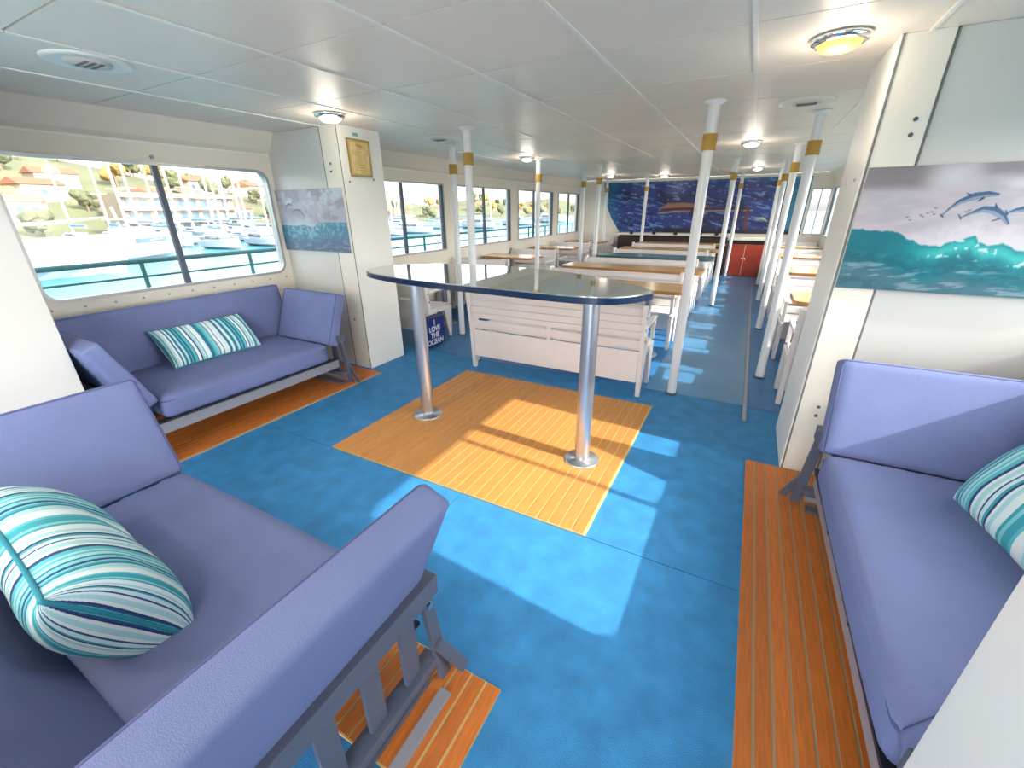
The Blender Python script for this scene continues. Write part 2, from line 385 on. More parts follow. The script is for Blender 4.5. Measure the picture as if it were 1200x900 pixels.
# ---------------------------------------------------------------- painted prints
def vnoise(x, y, seed=0):
    rs = np.random.RandomState(seed); G = rs.rand(64, 64)
    xi = np.floor(x).astype(int); yi = np.floor(y).astype(int); fx = x-xi; fy = y-yi
    fx = fx*fx*(3-2*fx); fy = fy*fy*(3-2*fy)
    g = lambda a, b: G[a % 64, b % 64]
    return (g(xi, yi)*(1-fx)+g(xi+1, yi)*fx)*(1-fy)+(g(xi, yi+1)*(1-fx)+g(xi+1, yi+1)*fx)*fy
def fbm(x, y, seed=0, o=4):
    s = 0; a = .5; t = 0
    for k in range(o): s = s+a*vnoise(x*2**k, y*2**k, seed+k); t += a; a *= .5
    return s/t
def smooth(a, b, x): t = np.clip((x-a)/(b-a), 0, 1); return t*t*(3-2*t)
def mixc(c, d, t): return c*(1-t[..., None])+np.array(d, float)*t[..., None]
def seglen(X, Z, pts, wid):
    """distance-based mask of a tapering stroke through pts (x,z,radius)"""
    m = np.zeros_like(X)
    for (x0, z0, r0), (x1, z1, r1) in zip(pts[:-1], pts[1:]):
        dx, dz = x1-x0, z1-z0; t = np.clip(((X-x0)*dx+(Z-z0)*dz)/(dx*dx+dz*dz+1e-9), 0, 1)
        d = np.hypot(X-x0-t*dx, Z-z0-t*dz)-(r0+(r1-r0)*t); m = np.maximum(m, 1-smooth(-wid, wid, d))
    return m
def to_lin(c): c = np.clip(c/255, 0, 1); return np.where(c <= .04045, c/12.92, ((c+.055)/1.055)**2.4)
def print_grid(name, x0, x1, z0, z1, nx, nz, func, place, thick, m, warp=None):
    """a flat printed board: front face carries the picture as a colour attribute"""
    gx = np.linspace(x0, x1, nx+1); gz = np.linspace(z0, z1, nz+1); X, Z = np.meshgrid(gx, gz)
    col = to_lin(func(X, Z)*.86)
    XX = X if warp is None else warp(X, Z)
    vs = [place(float(a), float(b), 0) for a, b in zip(XX.ravel(), Z.ravel())]; W = nx+1
    fs = [(j*W+i, j*W+i+1, (j+1)*W+i+1, (j+1)*W+i) for j in range(nz) for i in range(nx)]
    rim = [i for i in range(nx+1)]+[j*W+nx for j in range(1, nz+1)]+[nz*W+i for i in range(nx-1, -1, -1)]+[j*W for j in range(nz-1, 0, -1)]
    o = len(vs); n = len(rim)
    for k in rim: vs.append(place(float(XX.ravel()[k]), float(Z.ravel()[k]), thick))
    fs += [(rim[k], o+k, o+(k+1) % n, rim[(k+1) % n]) for k in range(n)]
    me = bpy.data.meshes.new(name); me.from_pydata(vs, [], fs); me.materials.append(m)
    at = me.color_attributes.new('print', 'FLOAT_COLOR', 'POINT')
    full = np.ones((len(vs), 4), np.float32); full[:o, :3] = col.reshape(-1, 3); full[o:, :3] = .5
    at.data.foreach_set('color', full.ravel()); me.update()
    ob = bpy.data.objects.new(name, me); C.objects.link(ob); return ob
PRINT = attr_mat('printed_mural', .35)

def dolphin(c, X, Z, pts, fins, top=(70, 104, 142), belly=(176, 188, 204)):
    m = seglen(X, Z, pts, .0015); c = mixc(c, top, m)
    low = seglen(X, Z, [(x, z-r*.6, r*.45) for x, z, r in pts], .002)*m; c = mixc(c, belly, low*.75)
    for f in fins: c = mixc(c, (58, 84, 118), seglen(X, Z, f, .001))
    return c
def mural_r(X, Z):
    n1 = fbm(X*9, Z*22, 1); n2 = fbm(X*26, Z*60, 5); n3 = fbm(X*60, Z*60, 9)
    c = np.zeros(X.shape+(3,))+np.array((204, 196, 204.))
    c = mixc(c, (222, 206, 212), smooth(.4, .65, n1))
    d = smooth(1.55, 1.6, Z+.03*(n1-.5))*(1-smooth(.6, .72, X)); c = mixc(c, (146, 134, 138), d*.85)
    d = smooth(1.60, 1.65, Z+.05*(n1-.5))*smooth(.78, .86, X); c = mixc(c, (160, 150, 156), d*.8)
    c = mixc(c, (238, 232, 236), np.exp(-(((X-.74)/.07)**2+((Z-1.62)/.05)**2)))
    c = mixc(c, (240, 238, 244), np.exp(-(((X-.97)/.06)**2+((Z-1.585)/.02)**2)))
    # wave
    crest = np.interp(X, [.43, .60, .71, .78, .88, .93, .98, 1.05, 1.15, 1.35], [1.402, 1.385, 1.33, 1.335, 1.372, 1.33, 1.345, 1.31, 1.34, 1.36])
    crest = crest+.018*(fbm(X*40, Z*10, 3)-.5)
    dz = crest-Z
    spray = smooth(-.11, .0, dz+.05*(n3-.5))*smooth(.62, .78, X)
    c = mixc(c, (238, 228, 234), spray*.8)
    w = smooth(-.004, .006, dz)
    teal = np.zeros_like(c)+np.array((10, 128, 142.)); teal = mixc(teal, (70, 205, 200), np.exp(-((dz-.035)/.03)**2)*smooth(.62, .8, X)*.9)
    teal = mixc(teal, (14, 110, 124), smooth(.05, .12, dz)*smooth(.35, .6, n2))
    teal = mixc(teal, (88, 122, 138), smooth(.12, .2, dz)*.8)
    teal = mixc(teal, (150, 172, 182), smooth(.55, .72, fbm(X*14-Z*30, Z*55, 12))*smooth(.06, .16, dz)*.8)
    teal = mixc(teal, (225, 240, 240), smooth(.6, .75, n3)*smooth(.65, .8, X)*(1-smooth(.05, .11, dz))*.9)
    teal = mixc(teal, (60, 96, 112), smooth(.55, .7, fbm(X*20, Z*70, 21))*smooth(.2, .24, dz)*.6)
    c = c*(1-w[..., None])+teal*w[..., None]
    c = dolphin(c, X, Z, [(.743, 1.456, .002), (.765, 1.49, .005), (.79, 1.516, .010), (.83, 1.535, .015), (.87, 1.543, .012), (.90, 1.541, .006)],
                [[(.738, 1.462, .002), (.75, 1.452, .003)], [(.80, 1.55, .001), (.815, 1.54, .005)], [(.846, 1.515, .002), (.858, 1.528, .005)]])
    c = dolphin(c, X, Z, [(.81, 1.449, .002), (.84, 1.468, .006), (.875, 1.484, .012), (.91, 1.478, .015), (.94, 1.458, .012), (.968, 1.425, .005)],
                [[(.800, 1.462, .002), (.812, 1.444, .003)], [(.905, 1.507, .001), (.912, 1.49, .005)], [(.935, 1.444, .003), (.915, 1.436, .002)]])
    c = dolphin(c, X, Z, [(.952, 1.468, .003), (.975, 1.478, .008), (1.01, 1.486, .014), (1.05, 1.478, .012), (1.085, 1.452, .004)],
                [[(.945, 1.478, .002), (.955, 1.462, .003)], [(1.005, 1.512, .001), (1.01, 1.496, .005)]])
    for (bx, bz) in ((.627, 1.45), (.64, 1.437), (.672, 1.458), (.68, 1.452), (.694, 1.466), (.706, 1.472), (.716, 1.462), (.715, 1.488), (.83, 1.478), (.82, 1.472)):
        c = mixc(c, (70, 66, 84), seglen(X, Z, [(bx-.005, bz+.004, .0006), (bx, bz, .0018), (bx+.006, bz+.003, .0006)], .0012))
    return c
def mural_l(X, Z):
    n1 = fbm(X*8, Z*20, 31); n3 = fbm(X*50, Z*50, 33)
    c = np.zeros(X.shape+(3,))+np.array((196, 194, 206.)); c = mixc(c, (172, 164, 176), smooth(.45, .65, n1)); c = mixc(c, (214, 222, 232), smooth(.5, .7, fbm(X*12+3, Z*14, 37)))
    crest = np.interp(X, [-4.19, -3.95, -3.82, -3.7, -3.6, -3.5, -3.2], [1.38, 1.37, 1.38, 1.36, 1.40, 1.405, 1.405])
    dz = crest-Z; spray = smooth(-.12, .02, dz+.08*(n3-.5))*(1-smooth(-3.75, -3.55, X)); c = mixc(c, (206, 224, 234), spray*.85)
    teal = np.zeros_like(c)+np.array((70, 142, 172.)); teal = mixc(teal, (96, 120, 152), smooth(.08, .2, dz)); teal = mixc(teal, (150, 156, 178), smooth(.5, .7, fbm(X*14, Z*60, 41))*smooth(.1, .2, dz))
    teal = mixc(teal, (210, 232, 238), smooth(.5, .68, n3+.1*np.exp(-((X+3.72)/.12)**2))*(1-smooth(.08, .16, dz))*.55)
    w_ = smooth(-.004, .008, dz); c = c*(1-w_[..., None])+teal*w_[..., None]
    c = dolphin(c, X, Z, [(-4.06, 1.50, .003), (-4.04, 1.54, .012), (-3.99, 1.56, .016), (-3.94, 1.555, .006)], [], (120, 122, 156))
    c = dolphin(c, X, Z, [(-3.96, 1.495, .004), (-3.9, 1.51, .012), (-3.84, 1.50, .016), (-3.80, 1.455, .006)], [], (110, 112, 146))
    return c
def mural_e(X, Z):
    n1 = fbm(X*1.6, Z*7+X*1.2, 51); n2 = fbm(X*5, Z*22+X*4, 53); n3 = fbm(X*14, Z*26, 57)
    c = np.zeros(X.shape+(3,))+np.array((34, 52, 128.)); c = mixc(c, (18, 28, 84), smooth(.45, .62, n1)); c = mixc(c, (92, 130, 190), smooth(.58, .72, n2))
    c = mixc(c, (150, 176, 216), smooth(.68, .8, n3)*.8)
    c = mixc(c, (20, 116, 156), smooth(.9, 0, (X+3.55)/.75+(2.1-Z)*.5)); c = mixc(c, (24, 110, 150), smooth(2.0, 2.1, Z)*(.4+.6*smooth(.0, .5, X))); c = mixc(c, (50, 130, 146), smooth(.15, .6, X)*.8)
    c = mixc(c, (150, 108, 96), seglen(X, Z, [(-2.25, 1.46, .02), (-2.0, 1.55, .06), (-1.6, 1.56, .06), (-1.1, 1.52, .03)], .03))
    c = mixc(c, (70, 26, 34), seglen(X, Z, [(-2.2, 1.46, .015), (-1.7, 1.47, .035), (-.9, 1.47, .03), (-.2, 1.45, .035)], .02))
    c = mixc(c, (196, 150, 120), seglen(X, Z, [(-2.3, 1.37, .012), (-1.9, 1.42, .018), (-1.5, 1.43, .01)], .02))
    c = mixc(c, (202, 176, 150), seglen(X, Z, [(-1.2, 1.43, .008), (-.1, 1.43, .008)], .008))
    c = mixc(c, (96, 44, 40), seglen(X, Z, [(-.20, 1.47, .03), (-.24, 1.2, .04), (-.28, .95, .05)], .02))
    c = mixc(c, (188, 190, 150), seglen(X, Z, [(-.02, 1.27, .01), (.12, 1.26, .03), (.22, 1.2, .01)], .02))
    c = mixc(c, (14, 16, 40), smooth(1.12, 1.0, Z+.08*n1)*smooth(-2.6, -2.2, X))
    c = mixc(c, (40, 36, 66), seglen(X, Z, [(-.33, 1.6, .05), (-.4, 1.2, .05)], .03)*.8)
    return c*1.2
mr = print_grid('ocean_mural', .432, 1.345, 1.115, 1.665, 420, 260, mural_r, lambda a, b, t: (a, 2.712+t, b), .007, PRINT)
tag(mr, 'ocean print of leaping dolphins above a turquoise wave, on the right wall over the sofa', 'mural')
ml = print_grid('ocean_mural', -4.165, -3.235, 1.14, 1.69, 260, 160, mural_l, lambda a, b, t: (a, 2.842+t, b), .007, PRINT)
tag(ml, 'hazy ocean print with white spray beside the left window, behind the sofa end', 'mural')
def warp(X, Z):
    left = np.interp(Z, [.93, 1.1, 1.28, 1.69, 2.1], [-3.08, -3.2, -3.33, -3.52, -3.57]); t = (X+3.6)/(.95+3.6); return left+(0.95-left)*t
me_ = print_grid('sea_mural', -3.6, .95, .93, 2.10, 360, 140, mural_e, lambda a, b, t: (a, YE-.03+t, b), .029, PRINT, warp)
tag(me_, 'wide deep blue underwater mural across the end wall of the cabin', 'mural')

# framed certificate on the end face of the left partition
ce = empty('framed_certificate', (-3.192, 3.055, 1.93)); tag(ce, 'gold framed certificate high on the white pillar at left', 'certificate')
MB().box(0, .010, -.128, .128, -.148, .148).build('frame', mat('bronze_frame', (150, 124, 84), .4), ce, .002)
def cert(Y, Z):
    n = fbm(Y*30, Z*30, 71); c = np.zeros(Y.shape+(3,))+np.array((222, 192, 122.)); c = mixc(c, (236, 206, 160), smooth(.4, .7, n))
    c = mixc(c, (176, 158, 84), (1-smooth(.0, .012, np.minimum(.118-abs(Y), .138-abs(Z))-.008))*.7)
    c = mixc(c, (186, 148, 84), seglen(Y, Z, [(-.02, .1, .012), (.03, .09, .01)], .01)); c = mixc(c, (242, 214, 150), np.exp(-((Y/.03)**2+((Z-.0)/.03)**2)))
    c = mixc(c, (178, 140, 76), np.exp(-((Y/.045)**2+((Z)/.045)**2))*.4)
    for z, l in ((.07, .03), (.05, .02), (-.055, .035), (-.075, .05), (-.095, .06), (-.11, .04)): c = mixc(c, (160, 122, 70), seglen(Y, Z, [(-l, z, .002), (l, z, .002)], .002)*.8)
    return c*1.15
cp_ = print_grid('certificate_sheet', -.118, .118, -.138, .138, 60, 70, cert, lambda a, b, t: (.0115-t, a, b), .001, PRINT); cp_.parent = ce
tp = box('blue_tape', mat('pale_blue_tape', (120, 176, 186), .5), -3.192, -3.188, 3.01, 3.07, 2.10, 2.125); tag(tp, 'small pale blue tag stuck above the gold certificate', 'tag')

# ---------------------------------------------------------------- sofas
def Rx(a): return Matrix.Rotation(a, 4, 'X')
def Ry(a): return Matrix.Rotation(a, 4, 'Y')
def T(x, y, z): return Matrix.Translation((x, y, z))
def piping(mb, sx, sy, z, r, M):
    P = [tuple(M @ Vector((x, y, z))) for x, y in rrect(-sx/2+.004, sx/2-.004, -sy/2+.004, sy/2-.004, r)]
    mb.tube(P, .005, 5, True); return mb
def sofa(name, W, label, BY=-.36, BX=.0, tilt=17, AB=0):
    r = empty(name); tag(r, label, 'sofa')
    FY = .32
    c = MB().rbox(W-.01, FY-BY, .155, .035, (0, .012, .014), 12, T(0, (FY+BY)/2, .352)).build('seat_cushion', FABRIC, r)
    piping(MB(), W-.006, FY-BY+.008, .042, .035, T(0, (FY+BY)/2, .352)).build('piping', PIPING, c)
    # leaning back cushion
    a = math.radians(tilt)
    Mb = T(0, BY+.035, .415) @ Rx(a) @ T(0, -.065, .225)
    c = MB().rbox(W+BX, .13, .47, .024, (0, .012, 0), 14, Mb).build('back_cushion', FABRIC, r)
    piping(MB(), W+BX-.02, .45, .06, .03, Mb @ Matrix.Rotation(math.radians(-90), 4, 'X')).build('piping', PIPING, c)
    for s in (-1, 1):
        a = math.radians(22)*s
        Ma = T(s*(W/2), 0, .42) @ Ry(a) @ T(s*.05, (FY+BY-AB)/2+.03, .225)
        AL = FY-BY+AB-.04
        c = MB().rbox(.10, AL, .46, .018, (.008, 0, 0), 12, Ma).build('arm_cushion', FABRIC, r)
        piping(MB(), AL-.012, .450, s*-.046, .018, Ma @ Matrix.Rotation(math.radians(90), 4, 'Z') @ Matrix.Rotation(math.radians(90), 4, 'X') ).build('piping', PIPING, c)
        X = W/2+.125
        sf = MB().box(s*X-.042, s*X+.042, BY-.06-AB, .345, .415, .485).build('arm_rail', FRAME, r, .003)
        MB().box(s*X-.03, s*X+.03, -.42, .33, .10, .135).build('lower_rail', FRAME, sf, .003)
        for k in range(5): 
            y = -.38+k*.145
            MB().box(s*X-.008, s*X+.008, y, y+.06, .135, .435).build('upright', FRAME, sf, .002)
        MB().bar((s*X, .32, .435), (s*(X+.03), .345, .02), .045, .02, (1, 0, 0)).build('leg', FRAME, r, .003)
        MB().bar((s*(X+.035), .325, .20), (s*(X+.075), .40, .015), .04, .014, (1, 0, 0)).build('brace', FRAME, r, .002)
        MB().bar((s*X, -.40, .435), (s*(X+.02), -.44, .02), .045, .02, (1, 0, 0)).build('leg', FRAME, r, .003)
        MB().box(s*(X+.07)-.02, s*(X+.07)+.02, -.40, .30, .013, .03).build('runner', FRAMEL, r, .002)
        MB().box(s*(X-.02)-.025, s*(X-.02)+.025, -.40, .30, .013, .03).build('runner', FRAME, r, .002)
        MB().cyl((s*(X+.012), .30, .40), (s*(X+.045), .30, .40), .012, n=10).build('bolt', CHROME, r)
    MB().box(-W/2-.085, W/2+.085, FY-.045, FY-.015, .185, .262).build('front_rail', FRAMEL, r, .003)
    MB().box(-W/2-.10, W/2+.10, FY-.04, FY-.005, .262, .276).build('shadow_gap', DARK, r)  # dark strip standing in for the shade below the seat cushion
    MB().box(-W/2-.10, W/2+.10, BY+.02, BY+.06, .20, .276).build('back_rail', FRAME, r, .003)
    for k in range(4):
        x = -W/2+.1+k*(W-.2)/3; MB().box(x-.03, x+.03, BY+.06, FY-.05, .25, .27).build('seat_slat', FRAME, r)
    for s in (-1, 1):
        MB().bar((s*(W/2-.1), BY-.01, .25), (s*(W/2-.1), BY-.17, .80), .04, .02, (1, 0, 0)).build('back_post', FRAME, r, .002)
    for x in (-W*.17, W*.18): MB().box(x-.012, x+.012, FY-.012, FY, .268, .285).build('clip', DARK, r)
    return r
sF = sofa('sofa', 1.26, 'nearest periwinkle blue sofa, its grey slatted side frame and one arm in the foreground', -.315, -.01, 30, .30); sF.location = (-1.45, .37, 0)
sL = sofa('sofa', 1.27, 'periwinkle blue sofa under the left window, a single pillow on it', -.44, .36, 10); sL.location = (-3.39, 1.665, 0); sL.rotation_euler = (0, 0, -math.pi/2)
sR = sofa('sofa', 1.30, 'periwinkle blue sofa at the right below the dolphin print, its end cushion in bright sun', -.38, .2, 10); sR.location = (.81, 1.55, 0); sR.rotation_euler = (0, 0, math.pi/2)

def pillow(L, H, Tk, m, label, loc, rot):
    r = empty('throw_pillow', loc, rot=rot); tag(r, label, 'pillow')
    n = 30; vs = []; fs = []; fab = []; K = n+1
    for side_ in (1, -1):
        for j in range(K):
            for i in range(K):
                u = -1+2*i/n; v = -1+2*j/n
                pin = 1-.07*(1-v*v)*abs(u)**6; pin2 = 1-.09*(1-u*u)*abs(v)**6
                h = Tk/2*((1-abs(u)**5)**.55)*((1-abs(v)**2.4)**.7)
                h += .004*math.sin(9*u+5*v)*(1-u*u)*(1-v*v)
                fab.append(u*L/2+1 + .10*abs(u)**8*(1 if u > 0 else -1)); vs.append((math.sin(u*1.5)/math.sin(1.5)*L/2*pin, side_*h, v*H/2*pin2))
    o2 = K*K
    for j in range(n):
        for i in range(n):
            a = j*K+i; fs.append((a+1, a, a+K, a+K+1)); fs.append((o2+a, o2+a+1, o2+a+K+1, o2+a+K))
    c = MB().add(vs, fs, None, True).build('cover', m, r)
    at = c.data.attributes.new('fabric', 'FLOAT', 'POINT'); at.data.foreach_set('value', fab)
    rim = [vs[i] for i in range(K)]+[vs[j*K+n] for j in range(1, K)]+[vs[n*K+i] for i in range(n-1, -1, -1)]+[vs[j*K] for j in range(n-1, 0, -1)]
    MB().tube(rim, .006, 6, True).build('piping', mat('teal_piping', (46, 140, 160), .8), r)
    return r
pillow(.72, .40, .23, STR2, 'large teal, navy and white striped pillow propped on the nearest sofa', (-1.54, .20, .57), (math.radians(30), 0, math.radians(-3)))
pillow(.66, .36, .13, STR1, 'pale teal striped lumbar pillow lying on the sofa under the left window', (-3.66, 1.67, .565), (math.radians(45), 0, math.radians(-90)))
pillow(.60, .42, .17, STR2, 'teal striped pillow on the right sofa, cut by the edge of the photo', (1.03, 1.72, .60), (math.radians(30), 0, math.radians(98)))

# ---------------------------------------------------------------- glass bar table
def catmull(P, n=8):
    out = []; N = len(P)
    for i in range(N):
        p0, p1, p2, p3 = [Vector(P[(i+k-1) % N]) for k in range(4)]
        for j in range(n):
            t = j/n; out.append(tuple(.5*((2*p1)+(-p0+p2)*t+(2*p0-5*p1+4*p2-p3)*t*t+(-p0+3*p1-3*p2+p3)*t**3)))
    return out
bt = empty('bar_table', (-1.36, 2.25, 0)); tag(bt, 'tall bar table with blue edged glass top on two round steel legs', 'table')
PTS = [(-.41, 2.37), (-.52, 2.52), (-.86, 2.78), (-1.30, 2.96), (-1.80, 3.02), (-2.25, 2.95), (-2.55, 2.72), (-2.62, 2.5), (-2.49, 2.31), (-2.15, 2.19), (-1.76, 2.125), (-1.13, 2.085), (-.72, 2.08), (-.53, 2.16)]
poly = [(x+1.36, y-2.25) for x, y in catmull(PTS)]
cxm = sum(p[0] for p in poly)/len(poly); cym = sum(p[1] for p in poly)/len(poly)
sc = lambda k: [(cxm+(x-cxm)*k, cym+(y-cym)*k) for x, y in poly]
MB().prism(poly, 1.04, 1.074, smooth=True).build('glass_edge', TOPE, bt, .004)
MB().prism(sc(.99), 1.0745, 1.080).build('table_top', TOPG, bt, .001)
for (x, y) in ((-.705, 2.225), (-1.995, 2.275)):
    l = MB().cyl((x+1.36, y-2.25, .024), (x+1.36, y-2.25, 1.03), .047, n=32).build('leg', STEEL, bt)
    MB().lathe([(0, .03), (.05, .03), (.052, .024), (.105, .022), (.112, .016), (.112, .0125), (0, .0125)], 36, T(x+1.36, y-2.25, 0)).build('base_flange', STEEL, l)
    MB().cyl((x+1.36, y-2.25, 1.026), (x+1.36, y-2.25, 1.04), .09, n=28).build('top_flange', STEEL, l)

# ---------------------------------------------------------------- ferry benches
def bench_proto(W, name='slatted_bench', panel=True):
    """back at y=0, seat reaching to +y"""
    r = empty(name)
    ta = math.radians(9)
    def lean(z): return -(z-.42)*math.tan(ta) if z > .42 else 0
    for k, (z0, z1) in enumerate(((.712, .775), (.646, .709), (.580, .643), (.525, .577), (.425, .500))):
        y0, y1 = lean(z0), lean(z1); t = .022
        vs = [(x, y+d, z) for x in (-W/2, W/2) for (y, z) in ((y0, z0), (y1, z1)) for d in (0, t)]
        MB().add(vs, [(0, 1, 3, 2), (4, 6, 7, 5), (0, 4, 5, 1), (2, 3, 7, 6), (0, 2, 6, 4), (1, 5, 7, 3)]).build('back_slat', BENCH, r, .004)
    MB().box(-W/2+.02, W/2-.02, .0, .02, .13, .402).build('kick_board', BENCH, r, .004)
    for k in range(5): MB().box(-W/2, W/2, .035+k*.078, .035+k*.078+.07, .40, .42).build('seat_slat', BENCH, r, .004)
    for s in (-1, 1):
        x = s*(W/2-.0)
        up_ = MB(); a = [(0-.015, .40), (.035, .40), (lean(.8)+.035, .80), (lean(.8)-.015, .80)]
        vs = [(x+dx, y, z) for dx in (-.018, .018) for (y, z) in a]
        up_.add(vs, [(0, 1, 2, 3), (7, 6, 5, 4), (0, 4, 5, 1), (1, 5, 6, 2), (2, 6, 7, 3), (3, 7, 4, 0)]); e = up_.build('end_post', BENCH, r, .004)
        for z in (.50, .60, .70): MB().cyl((x+s*.017, lean(z)+.01, z), (x+s*.022, lean(z)+.01, z), .011, n=8).build('bolt', FRAME, e)
        MB().box(x-.018, x+.018, -.015, .43, .355, .40).build('seat_rail', BENCH, r, .004)
        for y0, y1, ym in ((-.015, .13, .03), (.28, .43, .385)):
            MB().add([(x+dx, y, z) for dx in (-.018, .018) for (y, z) in ((y0, .355), (y1, .355), (ym+.018, 0), (ym-.018, 0))],
                     [(0, 1, 2, 3), (7, 6, 5, 4), (0, 4, 5, 1), (1, 5, 6, 2), (2, 6, 7, 3), (3, 7, 4, 0)]).build('leg', BENCH, r, .003)
        MB().box(x-.016, x+.016, .40, .43, .42, .60).build('arm_post', BENCH, r, .003)
        MB().box(x-.022, x+.022, lean(.6), .44, .60, .625).build('armrest', BENCH, r, .004)
    MB().box(-.02, .02, -.010, .0, .395, .53).build('centre_stay', BENCH, r, .002)
    return r
def bench_fix(o, label, group): tag(o, label, 'bench', group); return o
GW = 'white slatted benches left of the aisle'
ORD = ['first', 'second', 'third', 'fourth', 'fifth', 'sixth', 'seventh', 'eighth', 'ninth', 'tenth']
bp0 = bench_proto(1.66); bench_fix(bp0, 'nearest white slatted bench, its back behind the glass bar table', GW); bp0.location = (-1.45, 3.37, 0)
def tbl_word(k): return ('nearest long tan', 'second long tan', 'teal', 'fourth long', 'farthest long')[k]
TY = [4.32, 5.80, 7.42, 8.95, 10.45]
for k in range(5):
    nxt = TY[k+1] if k < 4 else None
    yb = TY[k]+.47+.44
    if nxt: dup(bp0, (-1.45, yb, 0), math.pi, 'white slatted bench on the far side of the %s table' % tbl_word(k), GW)
    if nxt: dup(bp0, (-1.45, yb+.16, 0), 0, 'white slatted bench on the near side of the %s table' % tbl_word(k+1), GW)
# long tables
def table_proto(L, Dp, top, zt=.75, legs=2):
    r = empty('dining_table')
    MB().prism(rrect(-L/2, L/2, 0, Dp, .09, 6), zt-.035, zt-.004).build('table_edge', EDGE if top is TAN else mat('teal_edge', (52, 92, 100), .4), r, .003)
    MB().prism(rrect(-L/2+.006, L/2-.006, .006, Dp-.006, .085, 6), zt-.0045, zt).build('table_top', top, r)
    for x in ((-L*.3, L*.3) if legs == 2 else (0,)):
        l = MB().cyl((x, Dp/2, .012), (x, Dp/2, zt-.036), .032, n=16).build('pedestal', FRAMEL, r)
        MB().lathe([(0, .03), (.035, .03), (.12, .016), (.15, .008), (.15, 0), (0, 0)], 24, T(x, Dp/2, 0)).build('foot', FRAMEL, l)
        MB().box(x-.12, x+.12, Dp/2-.08, Dp/2+.08, zt-.05, zt-.036).build('bracket', DARK, l)
    return r
TLAB = ['nearest long tan topped table left of the aisle, behind the first bench', 'second long tan topped table left of the aisle with a golden edge', 'long teal topped table left of the aisle', 'long tan topped table just beyond the teal one', 'farthest long tan topped table before the end counter']
tA = table_proto(1.9, .52, TAN); tT = table_proto(1.9, .52, TEALT)
for k in range(5):
    if k == 0: o = tA
    elif k == 2: o = tT
    else: o = dup(tA, (0, 0, 0))
    o.location = (-1.40, TY[k]-.0, 0); tag(o, TLAB[k], 'table', 'long tables left of the aisle')
# side tables by the left windows, with benches
sT = table_proto(1.0, .55, TAN, legs=1); sbp = bench_proto(.92, 'side_bench')
GLT, GLB = 'small tables under the left windows', 'short benches under the left windows'
SLY = [4.45, 6.45, 8.4, 10.4]
for k, y in enumerate(SLY):
    o = sT if k == 0 else dup(sT, (0, 0, 0))
    o.location = (-3.64, y, 0); tag(o, ['small tan topped window table nearest the white pillar', 'small tan topped window table, second from the pillar', 'small tan topped window table, third from the pillar', 'small tan topped window table, farthest at the left'][k], 'table', GLT)
    o = sbp if k == 0 else dup(sbp, (0, 0, 0))
    o.location = (-3.66, y-.62, 0); tag(o, ['short white window bench nearest the pillar, on the near side of its table', 'short white window bench on the near side of the second window table', 'short white window bench on the near side of the third window table', 'short white window bench on the near side of the farthest window table'][k], 'bench', GLB)
    o = dup(sbp, (-3.66, y+1.15, 0), math.pi, ['short white window bench just beyond the first window table', 'short white window bench just beyond the second window table', 'short white window bench just beyond the third window table', 'short white window bench just beyond the farthest window table'][k], GLB)
    if k == 3: pass
# right of the aisle
rT = table_proto(.86, .55, TAN, legs=1); rbp = bench_proto(.84, 'side_bench')
RY = [4.3, 6.3, 8.3, 10.32]; GRT, GRB = 'small tables right of the aisle', 'short benches right of the aisle'
for k, y in enumerate(RY):
    o = rT if k == 0 else dup(rT, (0, 0, 0)); o.location = (.86, y, 0); tag(o, 'small tan topped table right of the aisle, %s from the dolphin print wall' % ('nearest', 'second', 'third', 'farthest')[k], 'table', GRT)
    o = rbp if k == 0 else dup(rbp, (0, 0, 0)); o.location = (.86, y-.55, 0); tag(o, 'short white bench right of the aisle on the near side of the %s table there' % ('nearest', 'second', 'third', 'farthest')[k], 'bench', GRB)
    dup(rbp, (.86, y+1.13, 0), math.pi, 'short white bench right of the aisle just beyond the %s table there' % ('nearest', 'second', 'third', 'farthest')[k], GRB)

# blue locker with white lettering below the first window bench
lk = empty('storage_locker', (-3.05, 3.72, 0)); tag(lk, 'dark blue locker with white lettering on the floor by the white pillar', 'locker')
NAVY = mat('navy_locker', (26, 44, 112), .5)
MB().box(-.12, .0, -.15, .19, .02, .34).build('body', NAVY, lk, .006); MB().box(-.123, .003, -.153, .193, .342, .352).build('lid', NAVY, lk, .003)
LET = mat('white_lettering', (226, 232, 244), .6)
for t_, z, s in (('I', .272, .085), ('LOVE', .198, .085), ('THE', .122, .085), ('OCEAN', .045, .085)):
    cu = bpy.data.curves.new('lettering', 'FONT'); cu.body = t_; cu.size = s; cu.align_x = 'CENTER'; cu.extrude = .001; cu.offset = .002; cu.materials.append(LET)
    tmp = bpy.data.objects.new('lettering_curve', cu); C.objects.link(tmp); bpy.context.view_layer.update(); me = bpy.data.meshes.new_from_object(tmp.evaluated_get(bpy.context.evaluated_depsgraph_get())); bpy.data.objects.remove(tmp); o = bpy.data.objects.new('lettering', me); C.objects.link(o); o.parent = lk; o.location = (.0025, .01, z); o.rotation_euler = (math.pi/2, 0, math.pi/2)

